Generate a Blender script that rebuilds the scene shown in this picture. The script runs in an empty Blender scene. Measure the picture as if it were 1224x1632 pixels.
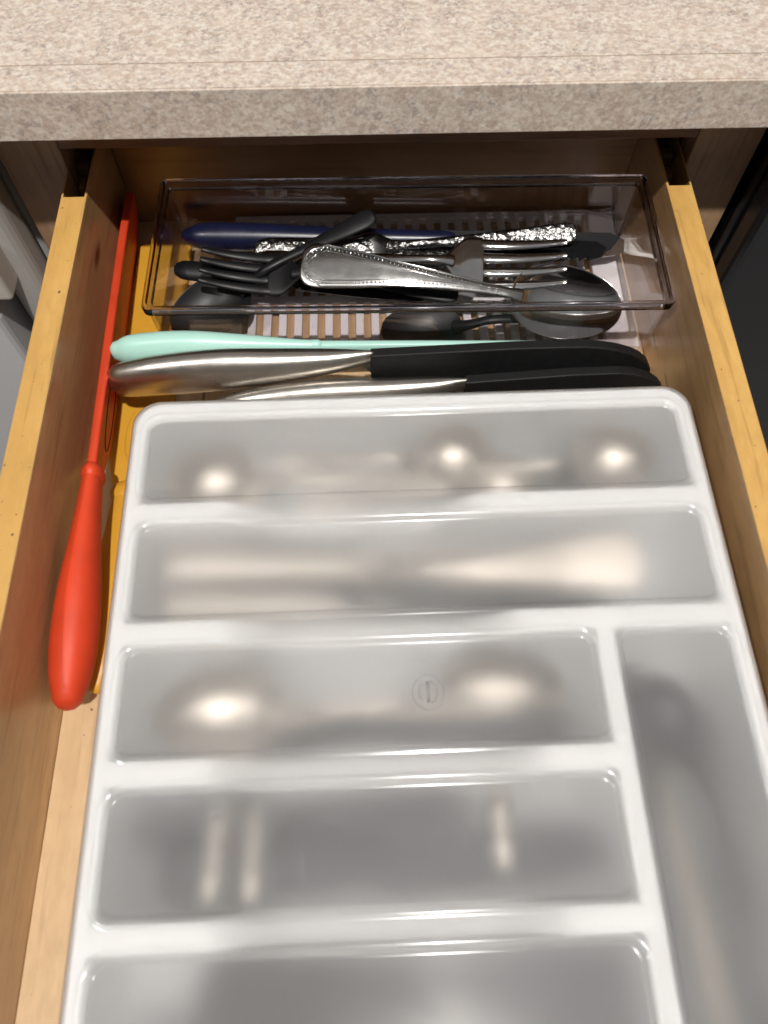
import bpy, bmesh, math, random
from mathutils import Vector, Matrix
random.seed(7)
R = math.radians
S = bpy.context.scene
COL = S.collection

# ------------------------------------------------------------------ camera
cam_d = bpy.data.cameras.new('camera')
cam = bpy.data.objects.new('camera', cam_d); COL.objects.link(cam)
S.camera = cam
cam_d.sensor_fit = 'VERTICAL'; cam_d.sensor_height = 36.0
cam_d.lens = 1201.7 / 1632 * 36
cam_d.clip_start = 0.01; cam_d.clip_end = 50
PITCH, YAW = 1.1249, 0.0268
Fw = Vector((math.sin(YAW) * math.cos(PITCH), math.cos(YAW) * math.cos(PITCH), -math.sin(PITCH)))
Rt = Vector((math.cos(YAW), -math.sin(YAW), 0)); Up = Rt.cross(Fw)
cam.matrix_world = Matrix(((Rt.x, Up.x, -Fw.x, -0.0064), (Rt.y, Up.y, -Fw.y, -0.3757), (Rt.z, Up.z, -Fw.z, 0.4132), (0, 0, 0, 1)))
cam_d.dof.use_dof = True; cam_d.dof.focus_distance = 0.50; cam_d.dof.aperture_fstop = 8.0

# ------------------------------------------------------------------ world: dim kitchen, pale ceiling
w = bpy.data.worlds.new('World'); S.world = w; w.use_nodes = True
nt = w.node_tree; nt.nodes.clear()
wo = nt.nodes.new('ShaderNodeOutputWorld'); wb = nt.nodes.new('ShaderNodeBackground')
tc = nt.nodes.new('ShaderNodeTexCoord'); sx = nt.nodes.new('ShaderNodeSeparateXYZ')
rp = nt.nodes.new('ShaderNodeValToRGB')
rp.color_ramp.elements[0].position = 0.45; rp.color_ramp.elements[0].color = (0.035, 0.032, 0.03, 1)
rp.color_ramp.elements[1].position = 0.88; rp.color_ramp.elements[1].color = (0.92, 0.90, 0.89, 1)
e_ = rp.color_ramp.elements.new(0.68); e_.color = (0.11, 0.10, 0.095, 1)
mr = nt.nodes.new('ShaderNodeMapRange'); mr.inputs['From Min'].default_value = -1
nt.links.new(tc.outputs['Generated'], sx.inputs[0]); nt.links.new(sx.outputs['Z'], mr.inputs['Value'])
nt.links.new(mr.outputs[0], rp.inputs[0]); nt.links.new(rp.outputs[0], wb.inputs['Color'])
wb.inputs['Strength'].default_value = 0.27
nt.links.new(wb.outputs[0], wo.inputs[0])

# ------------------------------------------------------------------ lamps: a ceiling fixture with two bulbs
def bulb(x, y, z, e):
    l = bpy.data.lights.new('ceiling_bulb', 'POINT'); l.energy = e; l.shadow_soft_size = 0.035
    l.color = (1.0, 0.955, 0.90)
    o = bpy.data.objects.new('ceiling_bulb', l); COL.objects.link(o); o.location = (x, y, z)
bulb(0.20, -1.12, 2.65, 345); bulb(-1.25, -1.05, 2.45, 105)

S.view_settings.view_transform = 'Standard'; S.view_settings.look = 'None'
S.view_settings.exposure = 0.0; S.view_settings.gamma = 1.0
S.render.engine = 'CYCLES'
cy = S.cycles
cy.use_denoising = True
cy.max_bounces = 14; cy.transmission_bounces = 12; cy.transparent_max_bounces = 16
cy.glossy_bounces = 6; cy.diffuse_bounces = 4
cy.sample_clamp_indirect = 8.0
cy.blur_glossy = 0.3
cy.caustics_reflective = True; cy.caustics_refractive = True

# ------------------------------------------------------------------ materials
class NM:
    def __init__(s, name):
        s.m = bpy.data.materials.new(name); s.m.use_nodes = True
        s.t = s.m.node_tree; s.t.nodes.clear()
        s.out = s.n('ShaderNodeOutputMaterial')
    def n(s, t, **k):
        x = s.t.nodes.new(t)
        for a, b in k.items(): setattr(x, a, b)
        return x
    def l(s, a, b): s.t.links.new(a, b)
    def coord(s, scale=(1, 1, 1), rot=(0, 0, 0)):
        c = s.n('ShaderNodeTexCoord'); m = s.n('ShaderNodeMapping')
        m.inputs['Scale'].default_value = scale; m.inputs['Rotation'].default_value = rot
        s.l(c.outputs['Object'], m.inputs[0]); return m.outputs[0]
    def noise(s, v, scale, detail=4, rough=.55, dist=0):
        x = s.n('ShaderNodeTexNoise'); x.inputs['Scale'].default_value = scale
        x.inputs['Detail'].default_value = detail; x.inputs['Roughness'].default_value = rough
        x.inputs['Distortion'].default_value = dist; s.l(v, x.inputs['Vector']); return x.outputs['Fac']
    def ramp(s, f, *st):
        x = s.n('ShaderNodeValToRGB'); e = x.color_ramp.elements
        while len(e) < len(st): e.new(.5)
        for i, (p, c) in enumerate(st):
            e[i].position = p; e[i].color = (c, c, c, 1) if isinstance(c, (int, float)) else (*c, 1)
        s.l(f, x.inputs[0]); return x.outputs[0]
    def mix(s, f, a, b, mode='MIX'):
        x = s.n('ShaderNodeMix', data_type='RGBA', blend_type=mode)
        if isinstance(f, float): x.inputs[0].default_value = f
        else: s.l(f, x.inputs[0])
        for i, v in ((6, a), (7, b)):
            if isinstance(v, tuple): x.inputs[i].default_value = (*v, 1)
            else: s.l(v, x.inputs[i])
        return x.outputs[2]
    def bump(s, h, dist, strength=1.0, normal=None):
        x = s.n('ShaderNodeBump'); x.inputs['Distance'].default_value = dist; x.inputs['Strength'].default_value = strength
        s.l(h, x.inputs['Height'])
        if normal: s.l(normal, x.inputs['Normal'])
        return x.outputs[0]
    def bsdf(s, base=None, rough=.5, metal=0, normal=None, **kw):
        x = s.n('ShaderNodeBsdfPrincipled')
        for k, v in (('Base Color', base), ('Roughness', rough), ('Metallic', metal), ('Normal', normal)):
            if v is None: continue
            if isinstance(v, tuple): x.inputs[k].default_value = (*v, 1)
            elif isinstance(v, (int, float)): x.inputs[k].default_value = v
            else: s.l(v, x.inputs[k])
        for k, v in kw.items(): x.inputs[k].default_value = v
        s.l(x.outputs[0], s.out.inputs[0]); return x

M = {}
def plain(key, col, rough, metal=0, var=.12, nscale=60, bump=0.0, bscale=900, **kw):
    a = NM(key); v = a.coord()
    f = a.noise(v, nscale, 5)
    c2 = tuple(x * (1 - var) for x in col)
    c = a.mix(a.ramp(f, (.35, 0.), (.65, 1.)), c2, col)
    r = a.n('ShaderNodeMapRange'); r.inputs['To Min'].default_value = rough * .8; r.inputs['To Max'].default_value = min(1, rough * 1.25)
    a.l(a.noise(v, nscale * 2.3, 4), r.inputs['Value'])
    nrm = a.bump(a.noise(v, bscale, 2), bump) if bump else None
    a.bsdf(c, r.outputs[0], metal, nrm, **kw); M[key] = a.m; return a.m

def wood(key, light, dark, axis, rough=.35, scale=1.0, knots=False, coat=0.0, bump=.00012):
    a = NM(key)
    s = [38., 38., 38.]; s[axis] = 2.6
    s = tuple(x * scale for x in s)
    v = a.coord(s); vf = a.coord(tuple(x * (7 if i != axis else 5) for i, x in enumerate(s)))
    warp = a.noise(a.coord(tuple(x * .35 for x in s)), 1.0, 3)
    f1 = a.noise(v, 1.0, 5, .6, 1.1); f2 = a.noise(vf, 1.0, 3, .6)
    mid = tuple((x + y) / 2 for x, y in zip(light, dark))
    c = a.mix(a.ramp(f1, (.40, 0.), (.62, 1.)), light, mid)
    c = a.mix(a.ramp(warp, (.45, 0.), (.75, .6)), c, dark)
    mot = a.noise(a.coord(tuple(170. if i != axis else 60. for i in range(3))), 1.0, 4, .65)
    c = a.mix(a.ramp(mot, (.40, 0.), (.66, .5)), c, tuple(x * .82 for x in mid))
    pore = a.ramp(f2, (.57, 0.), (.68, .5))
    c = a.mix(pore, c, tuple(x * .62 for x in dark))
    blot = a.noise(a.coord((14, 14, 14)), 1.0, 4)
    c = a.mix(a.ramp(blot, (.4, 0.), (.75, .35)), c, tuple(min(1, x * 1.25) for x in light))
    # thin dark scratches along the grain
    sc = [150., 150., 150.]; sc[axis] = 7.
    scr = a.ramp(a.noise(a.coord(tuple(sc)), 1.0, 1, .4), (.735, 0.), (.76, .75))
    c = a.mix(scr, c, tuple(x * .35 for x in dark))
    if knots:
        vo = a.n('ShaderNodeTexVoronoi'); vo.inputs['Scale'].default_value = 1.0
        ks = [9., 9., 16.]; ks[axis] = 5.5
        a.l(a.coord(tuple(ks)), vo.inputs['Vector'])
        k = a.ramp(vo.outputs['Distance'], (.035, 1.), (.085, 0.))
        c = a.mix(k, c, tuple(x * .16 for x in dark))
    n = a.bump(f2, bump)
    rr = a.n('ShaderNodeMapRange'); rr.inputs['To Min'].default_value = rough * .75; rr.inputs['To Max'].default_value = rough * 1.3
    a.l(blot, rr.inputs['Value'])
    x = a.bsdf(c, rr.outputs[0], 0, n)
    x.inputs['Coat Weight'].default_value = coat; x.inputs['Coat Roughness'].default_value = .22
    M[key] = a.m

wood('maple_edge', (.57, .345, .105), (.42, .225, .058), 1, .36, 1.0, coat=.25)
wood('maple_side', (.56, .35, .165), (.37, .205, .085), 1, .33, .8, knots=True, coat=.35)
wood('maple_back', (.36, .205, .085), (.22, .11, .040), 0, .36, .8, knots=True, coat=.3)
wood('drawer_floor', (.58, .41, .235), (.42, .27, .135), 1, .42, .9, coat=.12)
def specks(key):
    nt_ = M[key].node_tree; bs_ = [n_ for n_ in nt_.nodes if n_.type == 'BSDF_PRINCIPLED'][0]
    src = bs_.inputs['Base Color'].links[0].from_socket
    tc_ = nt_.nodes.new('ShaderNodeTexCoord'); no_ = nt_.nodes.new('ShaderNodeTexNoise'); no_.inputs['Scale'].default_value = 300; no_.inputs['Detail'].default_value = 1
    ra_ = nt_.nodes.new('ShaderNodeValToRGB'); ra_.color_ramp.elements[0].position = .765; ra_.color_ramp.elements[1].position = .785
    mx_ = nt_.nodes.new('ShaderNodeMix'); mx_.data_type = 'RGBA'; mx_.inputs[7].default_value = (.10, .055, .03, 1)
    nt_.links.new(tc_.outputs['Object'], no_.inputs['Vector']); nt_.links.new(no_.outputs['Fac'], ra_.inputs[0])
    nt_.links.new(ra_.outputs[0], mx_.inputs[0]); nt_.links.new(src, mx_.inputs[6]); nt_.links.new(mx_.outputs[2], bs_.inputs['Base Color'])
specks('drawer_floor'); specks('maple_edge')
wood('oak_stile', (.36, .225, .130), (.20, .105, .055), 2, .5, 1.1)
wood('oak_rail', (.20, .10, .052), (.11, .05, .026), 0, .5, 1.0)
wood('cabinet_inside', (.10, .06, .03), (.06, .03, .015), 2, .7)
wood('tan_handle', (.40, .35, .30), (.33, .28, .23), 1, .45)

def laminate(key, squash, seed):
    a = NM(key)
    c0 = a.n('ShaderNodeTexCoord'); mp = a.n('ShaderNodeMapping')
    mp.inputs['Location'].default_value = (seed, seed * .7, seed * 1.3); mp.inputs['Scale'].default_value = squash
    a.l(c0.outputs['Object'], mp.inputs[0]); v = mp.outputs[0]
    big = a.noise(v, 85, 6, .65, .5); med = a.noise(v, 260, 6, .7, .6); fin = a.noise(v, 560, 5, .75, .3)
    c = a.mix(a.ramp(big, (.36, 0.), (.64, 1.)), (.60, .495, .41), (.50, .385, .31))
    c = a.mix(a.ramp(med, (.47, 0.), (.60, .9)), c, (.70, .63, .545))
    c = a.mix(a.ramp(a.noise(v, 360, 6, .75, .7), (.56, 0.), (.66, .65)), c, (.42, .325, .25))
    gz = a.ramp(a.noise(v, 42, 4, .6), (.40, 0.), (.58, 1.))
    gs = a.ramp(a.noise(v, 330, 4, .65, 1.0), (.50, 0.), (.62, .75))
    gm = a.n('ShaderNodeMath', operation='MULTIPLY'); a.l(gz, gm.inputs[0]); a.l(gs, gm.inputs[1])
    c = a.mix(gm.outputs[0], c, (.25, .22, .23))
    c = a.mix(a.ramp(fin, (.53, 0.), (.66, .6)), c, (.74, .70, .63))
    c = a.mix(a.ramp(fin, (.34, .5), (.46, 0.)), c, (.32, .25, .21))
    vc = a.n('ShaderNodeTexVoronoi'); vc.inputs['Scale'].default_value = 620
    wv = a.n('ShaderNodeMapping'); wv.inputs['Scale'].default_value = (.55, 1, .8); wv.inputs['Rotation'].default_value = (0, .5, .5); a.l(v, wv.inputs[0]); a.l(wv.outputs[0], vc.inputs['Vector'])
    bw_ = a.n('ShaderNodeRGBToBW'); a.l(vc.outputs['Color'], bw_.inputs[0])
    c = a.mix(a.ramp(bw_.outputs[0], (.58, 0.), (.68, .26)), c, (.80, .75, .68))
    c = a.mix(a.ramp(bw_.outputs[0], (.26, .30), (.36, 0.)), c, (.36, .29, .25))
    hs = a.n('ShaderNodeHueSaturation'); hs.inputs['Saturation'].default_value = .95; hs.inputs['Value'].default_value = .92; a.l(c, hs.inputs['Color'])
    a.bsdf(hs.outputs[0], .42, 0, a.bump(fin, .00008)); M[key] = a.m
laminate('laminate_top', (1, 1, 1), 0.0)
laminate('laminate_strip', (1, 1, 1), 3.1)
laminate('laminate_front', (1, 1, 1), 7.7)
plain('glue_line', (.16, .10, .06), .7)

plain('tray_white', (.87, .87, .87), .38, var=.03, nscale=25)
plain('mat_white', (.80, .80, .79), .4, var=.04)
plain('red_silicone', (.58, .050, .014), .50, var=.12, nscale=40, bump=.00008, bscale=1100, **{'Specular IOR Level': .35})
plain('yellow_silicone', (.60, .31, .028), .42, var=.10, nscale=30)
plain('teal_plastic', (.36, .60, .53), .36, var=.07, nscale=30)
plain('navy_plastic', (.006, .008, .030), .32, var=.2, bump=.00005, bscale=1400)
plain('black_plastic', (.007, .007, .008), .38, var=.2, **{'Specular IOR Level': .22})
plain('black_guard', (.007, .007, .0075), .55, var=.3, nscale=200, bump=.00009, bscale=1800, **{'Specular IOR Level': .35})
plain('black_blade', (.010, .010, .012), .28, var=.2)
plain('red_mark', (.10, .012, .008), .6)
plain('appliance_grey', (.38, .37, .355), .35, var=.05, nscale=8)
plain('appliance_white', (.48, .485, .505), .32, var=.05, nscale=6)
plain('appliance_beige', (.44, .41, .37), .5, var=.05)
plain('appliance_black', (.010, .011, .014), .30, var=.3, nscale=6)
plain('floor_tile', (.30, .29, .28), .5, var=.15, nscale=5)
plain('bracket_brown', (.13, .065, .03), .5)
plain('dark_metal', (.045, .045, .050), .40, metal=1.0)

def steel(key, col, rough, brushed=None, scratch=False, bump=.00002, relief=0.0):
    a = NM(key); v = a.coord()
    sc = (240, 240, 240) if brushed is None else tuple(14 if i == brushed else 900 for i in range(3))
    f = a.noise(a.coord(sc), 1.0, 3, .6)
    c = a.mix(a.ramp(a.noise(v, 55, 4), (.3, 0.), (.7, 1.)), tuple(x * .86 for x in col), col)
    r = a.n('ShaderNodeMapRange'); r.inputs['To Min'].default_value = rough * .7; r.inputs['To Max'].default_value = rough * 1.35
    a.l(a.noise(v, 120, 5, .6), r.inputs['Value'])
    n = a.bump(f, bump)
    if relief:
        vo = a.n('ShaderNodeTexVoronoi'); vo.inputs['Scale'].default_value = 330; a.l(v, vo.inputs['Vector'])
        n = a.bump(vo.outputs['Distance'], relief, 1.0, n)
        n = a.bump(a.noise(v, 170, 3, .6, 1.5), relief * 2.0, 1.0, n)
    x = a.bsdf(c, r.outputs[0], 1.0, n); M[key] = a.m
steel('steel_polished', (.58, .575, .57), .14)
steel('steel_mirror', (.66, .655, .65), .085, bump=.00003)
steel('steel_satin', (.56, .55, .53), .25)
steel('steel_warm', (.56, .51, .455), .28)
steel('steel_worn', (.47, .465, .455), .20, bump=.00008)
steel('steel_brushed', (.50, .47, .43), .30, brushed=0, bump=.00006)
steel('steel_ornate', (.20, .198, .195), .22, relief=.0005)

# clear acrylic walls: thin sheet that reflects by Fresnel and lets light straight through
a = NM('acrylic_clear')
tr = a.n('ShaderNodeBsdfTransparent'); tr.inputs[0].default_value = (.935, .92, .93, 1)
gl = a.n('ShaderNodeBsdfGlossy'); gl.inputs['Roughness'].default_value = .03; gl.inputs[0].default_value = (1, 1, 1, 1)
fr = a.n('ShaderNodeFresnel')
ge = a.n('ShaderNodeNewGeometry'); ir = a.n('ShaderNodeMapRange'); ir.inputs['To Min'].default_value = 1.49; ir.inputs['To Max'].default_value = 1 / 1.49
a.l(ge.outputs['Backfacing'], ir.inputs['Value']); a.l(ir.outputs[0], fr.inputs['IOR'])
ms = a.n('ShaderNodeMixShader'); a.l(fr.outputs[0], ms.inputs[0]); a.l(tr.outputs[0], ms.inputs[1]); a.l(gl.outputs[0], ms.inputs[2])
a.l(ms.outputs[0], a.out.inputs[0]); M['acrylic_clear'] = a.m
# solid acrylic of the rim
a = NM('acrylic_rim')
g = a.n('ShaderNodeBsdfGlass'); g.inputs['Color'].default_value = (.90, .885, .905, 1); g.inputs['Roughness'].default_value = .03; g.inputs['IOR'].default_value = 1.49
a.l(g.outputs[0], a.out.inputs[0]); M['acrylic_rim'] = a.m
# frosted polypropylene lid: glossy skin over a matt sheet that scatters what lies below
a = NM('lid_frosted'); v = a.coord()
g = a.n('ShaderNodeBsdfGlass'); g.inputs['Color'].default_value = (.99, .99, .99, 1); g.inputs['IOR'].default_value = 1.42
g.inputs['Roughness'].default_value = .85
t = a.n('ShaderNodeBsdfTranslucent'); t.inputs[0].default_value = (.94, .94, .945, 1)
d = a.n('ShaderNodeBsdfDiffuse'); d.inputs[0].default_value = (.87, .87, .88, 1)
m1 = a.n('ShaderNodeMixShader'); m1.inputs[0].default_value = .40; a.l(t.outputs[0], m1.inputs[1]); a.l(d.outputs[0], m1.inputs[2])
m2 = a.n('ShaderNodeMixShader'); a.l(g.outputs[0], m2.inputs[1]); a.l(m1.outputs[0], m2.inputs[2])
mk = a.n('ShaderNodeMapRange'); mk.inputs['To Min'].default_value = .20; mk.inputs['To Max'].default_value = .27
a.l(a.noise(v, 30, 5, .6), mk.inputs['Value'])
spk = a.ramp(a.noise(v, 520, 2, .5), (.735, 0.), (.76, .35))
sca = a.ramp(a.noise(a.coord((900, 26, 300), (0, 0, .7)), 1.0, 2, .5), (.715, 0.), (.74, .16))
ad = a.n('ShaderNodeMath', operation='ADD'); a.l(mk.outputs[0], ad.inputs[0]); a.l(spk, ad.inputs[1])
ad2 = a.n('ShaderNodeMath', operation='ADD'); a.l(ad.outputs[0], ad2.inputs[0]); a.l(sca, ad2.inputs[1]); a.l(ad2.outputs[0], m2.inputs[0])
gs_ = a.n('ShaderNodeBsdfGlossy'); gs_.inputs['Roughness'].default_value = .14
fr = a.n('ShaderNodeFresnel'); fr.inputs['IOR'].default_value = 1.45
m3 = a.n('ShaderNodeMixShader'); a.l(fr.outputs[0], m3.inputs[0]); a.l(m2.outputs[0], m3.inputs[1]); a.l(gs_.outputs[0], m3.inputs[2])
a.l(m3.outputs[0], a.out.inputs[0]); M['lid_frosted'] = a.m

# ------------------------------------------------------------------ mesh helpers
def mesh(name, verts, faces, mat, parent=None, smooth=False):
    me = bpy.data.meshes.new(name); me.from_pydata([tuple(v) for v in verts], [], faces); me.validate()
    for m in (mat if isinstance(mat, (list, tuple)) else [mat]): me.materials.append(M[m])
    bm = bmesh.new(); bm.from_mesh(me); bmesh.ops.recalc_face_normals(bm, faces=bm.faces); bm.to_mesh(me); bm.free()
    if smooth:
        me.polygons.foreach_set('use_smooth', [True] * len(me.polygons))
    o = bpy.data.objects.new(name, me); COL.objects.link(o)
    if parent: o.parent = parent
    return o
def bev(o, w, seg=2, ang=40):
    b = o.modifiers.new('bevel', 'BEVEL'); b.width = w; b.segments = seg; b.limit_method = 'ANGLE'; b.angle_limit = R(ang)
    return o
def box(name, x0, x1, y0, y1, z0, z1, mat, parent=None, bevel=0.0, seg=2):
    v = [(x, y, z) for z in (z0, z1) for y in (y0, y1) for x in (x0, x1)]
    f = [(0, 1, 3, 2), (4, 5, 7, 6), (0, 1, 5, 4), (2, 3, 7, 6), (0, 2, 6, 4), (1, 3, 7, 5)]
    o = mesh(name, v, f, mat, parent)
    if bevel: bev(o, bevel, seg)
    return o
def thing(name, label, cat, loc=(0, 0, 0), group=None):
    o = bpy.data.objects.new(name, None); COL.objects.link(o); o.location = loc
    o.empty_display_size = .02
    return tag(o, label, cat, group)
def tag(o, label, cat, group=None):
    o['label'] = label; o['category'] = cat
    if group: o['group'] = group
    return o
def orient(o, p, xd, up=(0, 0, 1)):
    x = Vector(xd).normalized(); u = Vector(up); y = u.cross(x).normalized(); z = x.cross(y)
    o.matrix_world = Matrix(((x.x, y.x, z.x, p[0]), (x.y, y.y, z.y, p[1]), (x.z, y.z, z.z, p[2]), (0, 0, 0, 1)))
    return o
def cr(pts, n):
    """Catmull-Rom resample of tuples."""
    out = []
    P = [pts[0]] + list(pts) + [pts[-1]]
    for i in range(1, len(P) - 2):
        for k in range(n):
            t = k / n
            out.append(tuple(.5 * ((2 * b) + (-a_ + c) * t + (2 * a_ - 5 * b + 4 * c - d) * t * t + (-a_ + 3 * b - 3 * c + d) * t ** 3)
                             for a_, b, c, d in zip(P[i - 1], P[i], P[i + 1], P[i + 2])))
    out.append(tuple(pts[-1])); return out
def loft(name, st, mat, parent=None, n=20, e=2.0, sub=0, round_ends=True):
    """stations (x, y, z, halfwidth, halfthick, dish): rings across local y/z, swept along x."""
    V, Fc = [], []
    st = [tuple(s) + (0.,) * (6 - len(s)) for s in st]
    if round_ends:
        def cap(s, q):
            r = max(min(s[4], s[3]), 2e-4) * (1 if s[0] >= q[0] else -1)
            return [(s[0] + r * math.sin(a_), s[1], s[2], max(s[3] * math.cos(a_), 2e-5), max(s[4] * math.cos(a_), 2e-5), s[5] * math.cos(a_) ** 2) for a_ in (R(30), R(58), R(82))]
        st = cap(st[0], st[1])[::-1] + st + cap(st[-1], st[-2])
    for (x, y, z, hw, ht, di) in st:
        for k in range(n):
            a_ = 2 * math.pi * k / n; c, s = math.cos(a_), math.sin(a_)
            yy = math.copysign(abs(c) ** (2 / e), c); zz = math.copysign(abs(s) ** (2 / e), s)
            V.append((x, y + hw * yy, z + ht * zz + di * yy * yy))
    m = len(st)
    for i in range(m - 1):
        for k in range(n):
            k2 = (k + 1) % n
            Fc.append((i * n + k, i * n + k2, (i + 1) * n + k2, (i + 1) * n + k))
    for b in (0, (m - 1) * n): Fc.append(tuple(range(b, b + n)))
    o = mesh(name, V, Fc, mat, parent, True)
    if sub:
        s_ = o.modifiers.new('sub', 'SUBSURF'); s_.levels = s_.render_levels = sub
    return o
def tube(name, pts, r, mat, parent=None, n=8, closed=False):
    V, Fc = [], []; P = [Vector(p) for p in pts]; m = len(P)
    for i, p in enumerate(P):
        a_ = P[(i - 1) % m] if (closed or i > 0) else P[0]; b = P[(i + 1) % m] if (closed or i < m - 1) else P[-1]
        t = (b - a_).normalized(); u = t.cross(Vector((0, 0, 1)))
        if u.length < 1e-3: u = t.cross(Vector((0, 1, 0)))
        u.normalize(); q = t.cross(u)
        rr = r[i] if isinstance(r, list) else r
        for k in range(n):
            an = 2 * math.pi * k / n; V.append(p + u * rr * math.cos(an) + q * rr * math.sin(an))
    for i in range(m if closed else m - 1):
        for k in range(n):
            Fc.append((i * n + k, i * n + (k + 1) % n, ((i + 1) % m) * n + (k + 1) % n, ((i + 1) % m) * n + k))
    if not closed:
        for b in (0, (m - 1) * n): Fc.append(tuple(range(b, b + n)))
    return mesh(name, V, Fc, mat, parent, True)
def extrude_outline(name, pts, t0, t1, mat, parent=None, axis='y'):
    """outline in (a,b) extruded from t0 to t1; axis y: (a,t,b); axis z: (a,b,t)"""
    n = len(pts)
    f3 = (lambda p, t: (p[0], t, p[1])) if axis == 'y' else (lambda p, t: (p[0], p[1], t))
    V = [f3(p, t0) for p in pts] + [f3(p, t1) for p in pts]
    Fc = [tuple(range(n)), tuple(range(n, 2 * n))] + [(i, (i + 1) % n, n + (i + 1) % n, n + i) for i in range(n)]
    return mesh(name, V, Fc, mat, parent)
def rrect(x0, x1, y0, y1, r, n=7):
    out = []
    for cx, cy_, a0 in ((x1 - r, y1 - r, 0), (x0 + r, y1 - r, 90), (x0 + r, y0 + r, 180), (x1 - r, y0 + r, 270)):
        for k in range(n + 1):
            a_ = R(a0 + 90 * k / n); out.append((cx + r * math.cos(a_), cy_ + r * math.sin(a_)))
    return out
def rings(name, loops, mat, parent=None, cap0=True, cap1=True, smooth=False):
    """stack of closed (x,y,z) loops with equal counts"""
    n = len(loops[0]); V = [p for L in loops for p in L]; Fc = []
    for i in range(len(loops) - 1):
        for k in range(n): Fc.append((i * n + k, i * n + (k + 1) % n, (i + 1) * n + (k + 1) % n, (i + 1) * n + k))
    if cap0: Fc.append(tuple(range(n)))
    if cap1: Fc.append(tuple(range((len(loops) - 1) * n, len(loops) * n)))
    return mesh(name, V, Fc, mat, parent, smooth)
def auto_smooth(o, ang=35):
    me = o.data; me.polygons.foreach_set('use_smooth', [True] * len(me.polygons))
    bm = bmesh.new(); bm.from_mesh(me)
    for ed in bm.edges:
        if len(ed.link_faces) == 2 and ed.calc_face_angle(0) > R(ang): ed.smooth = False
    bm.to_mesh(me); bm.free(); return o

# ================================================================== the setting
fl = box('floor', -2.5, 2.5, -2.0, 2.5, -.80, -.78, 'floor_tile'); fl['kind'] = 'structure'

# ------------------------------------------------------------------ countertop
ct = thing('countertop', 'speckled beige laminate countertop above the open drawer', 'countertop', (0, .3, .138))
def cbox(name, *a, bevel=0.0):
    x0, x1, y0, y1, z0, z1, m = a
    return box(name, x0, x1, y0 - .3, y1 - .3, z0 - .138, z1 - .138, m, ct, bevel)
def cpos(o): return o
cbox('top_sheet', -1.3, 1.3, -.0010, .62, .138, .1657, 'laminate_top', bevel=.0002)
cbox('edge_strip', -1.3, 1.3, -.0205, -.0014, .1384, .1656, 'laminate_strip', bevel=.0003)
cbox('glue_seam', -1.3, 1.3, -.0016, -.0008, .139, .16545, 'glue_line')
cbox('front_strip', -1.3, 1.3, -.0218, -.0204, .1380, .1650, 'laminate_front', bevel=.0003)

# ------------------------------------------------------------------ cabinet
kc = thing('kitchen_cabinet', 'brown wooden kitchen cabinet frame around the drawer opening', 'cabinet', (0, .3, -.78))
def kbox(name, x0, x1, y0, y1, z0, z1, m, bevel=0.0):
    return box(name, x0, x1, y0 - .3, y1 - .3, z0 + .78, z1 + .78, m, kc, bevel)
kbox('stile', -.2285, -.1905, .020, .039, -.70, .1378, 'oak_stile', .0008)
kbox('stile', .1940, .2340, .020, .039, -.70, .1378, 'oak_stile', .0008)
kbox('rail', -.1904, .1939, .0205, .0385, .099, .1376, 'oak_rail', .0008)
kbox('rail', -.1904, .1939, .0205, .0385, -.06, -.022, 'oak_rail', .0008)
kbox('door', -.185, .188, .002, .0200, -.69, -.030, 'oak_stile', .0015)
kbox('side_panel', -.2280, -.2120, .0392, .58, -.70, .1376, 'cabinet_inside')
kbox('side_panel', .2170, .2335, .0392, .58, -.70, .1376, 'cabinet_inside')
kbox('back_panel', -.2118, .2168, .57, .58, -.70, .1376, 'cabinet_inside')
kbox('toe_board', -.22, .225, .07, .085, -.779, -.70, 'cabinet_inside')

# ------------------------------------------------------------------ drawer
XI, T, ZT = .1775, .0156, .0818
YB, YF = .066, -.475
dr = thing('drawer', 'open golden maple kitchen drawer pulled out under the countertop', 'drawer', (0, -.2, -.012))
def dz(o):
    o.location = (0, .2, .012); return o
def side_board(sg):
    # wide board to y=0.0; behind it an added hollow between thin skins stands in for the shaded black top
    x_in, x_out = sg * XI, sg * (XI + T)
    x_sk = sg * (XI + .0016)
    z0 = -.012
    x_o2 = sg * (XI + T - .0012)
    P = [(x_in, YF), (x_out, YF), (x_out, YB + .012), (x_o2, YB + .012), (x_o2, .0005), (x_sk, .0005), (x_sk, YB + .012), (x_in, YB + .012)]
    n = len(P); V = [(p[0], p[1], z0) for p in P] + [(p[0], p[1], ZT) for p in P]
    Fc = [tuple(range(n)), tuple(range(n, 2 * n))] + [(i, (i + 1) % n, n + (i + 1) % n, n + i) for i in range(n)]
    o = mesh('side_panel', V, Fc, ['maple_side', 'maple_edge'], dr)
    for p in o.data.polygons:
        if abs(p.normal.z) > .9 and p.center.z > .05: p.material_index = 1
    bev(o, .0005, 2); return dz(o)
for sg in (-1, 1):
    side_board(sg)
    # low rear board in the added hollow with the plastic slide bracket standing on it
    xa, xb = sorted((sg * (XI + .0020), sg * (XI + T - .0016)))
    dz(box('rear_rail', xa, xb, .0012, YB + .012, -.012, .030, 'maple_side', dr, .0006))
    b1 = dz(box('slide_bracket', xa + .003, xb - .004, .016, .026, .030, .0745, 'bracket_brown', dr, .0015))
    dz(box('slide_clip', xa + .001, xb - .002, .030, .038, .030, .0790, 'bracket_brown', dr, .002))
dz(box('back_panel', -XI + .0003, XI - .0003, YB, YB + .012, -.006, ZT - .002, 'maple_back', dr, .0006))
dz(box('bottom_panel', -XI + .0003, XI - .0003, YF, YB - .0004, -.006, 0, 'drawer_floor', dr))
dz(box('front_panel', -.215, .215, YF - .020, YF - .0003, -.035, .098, 'oak_stile', dr, .002))

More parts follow.
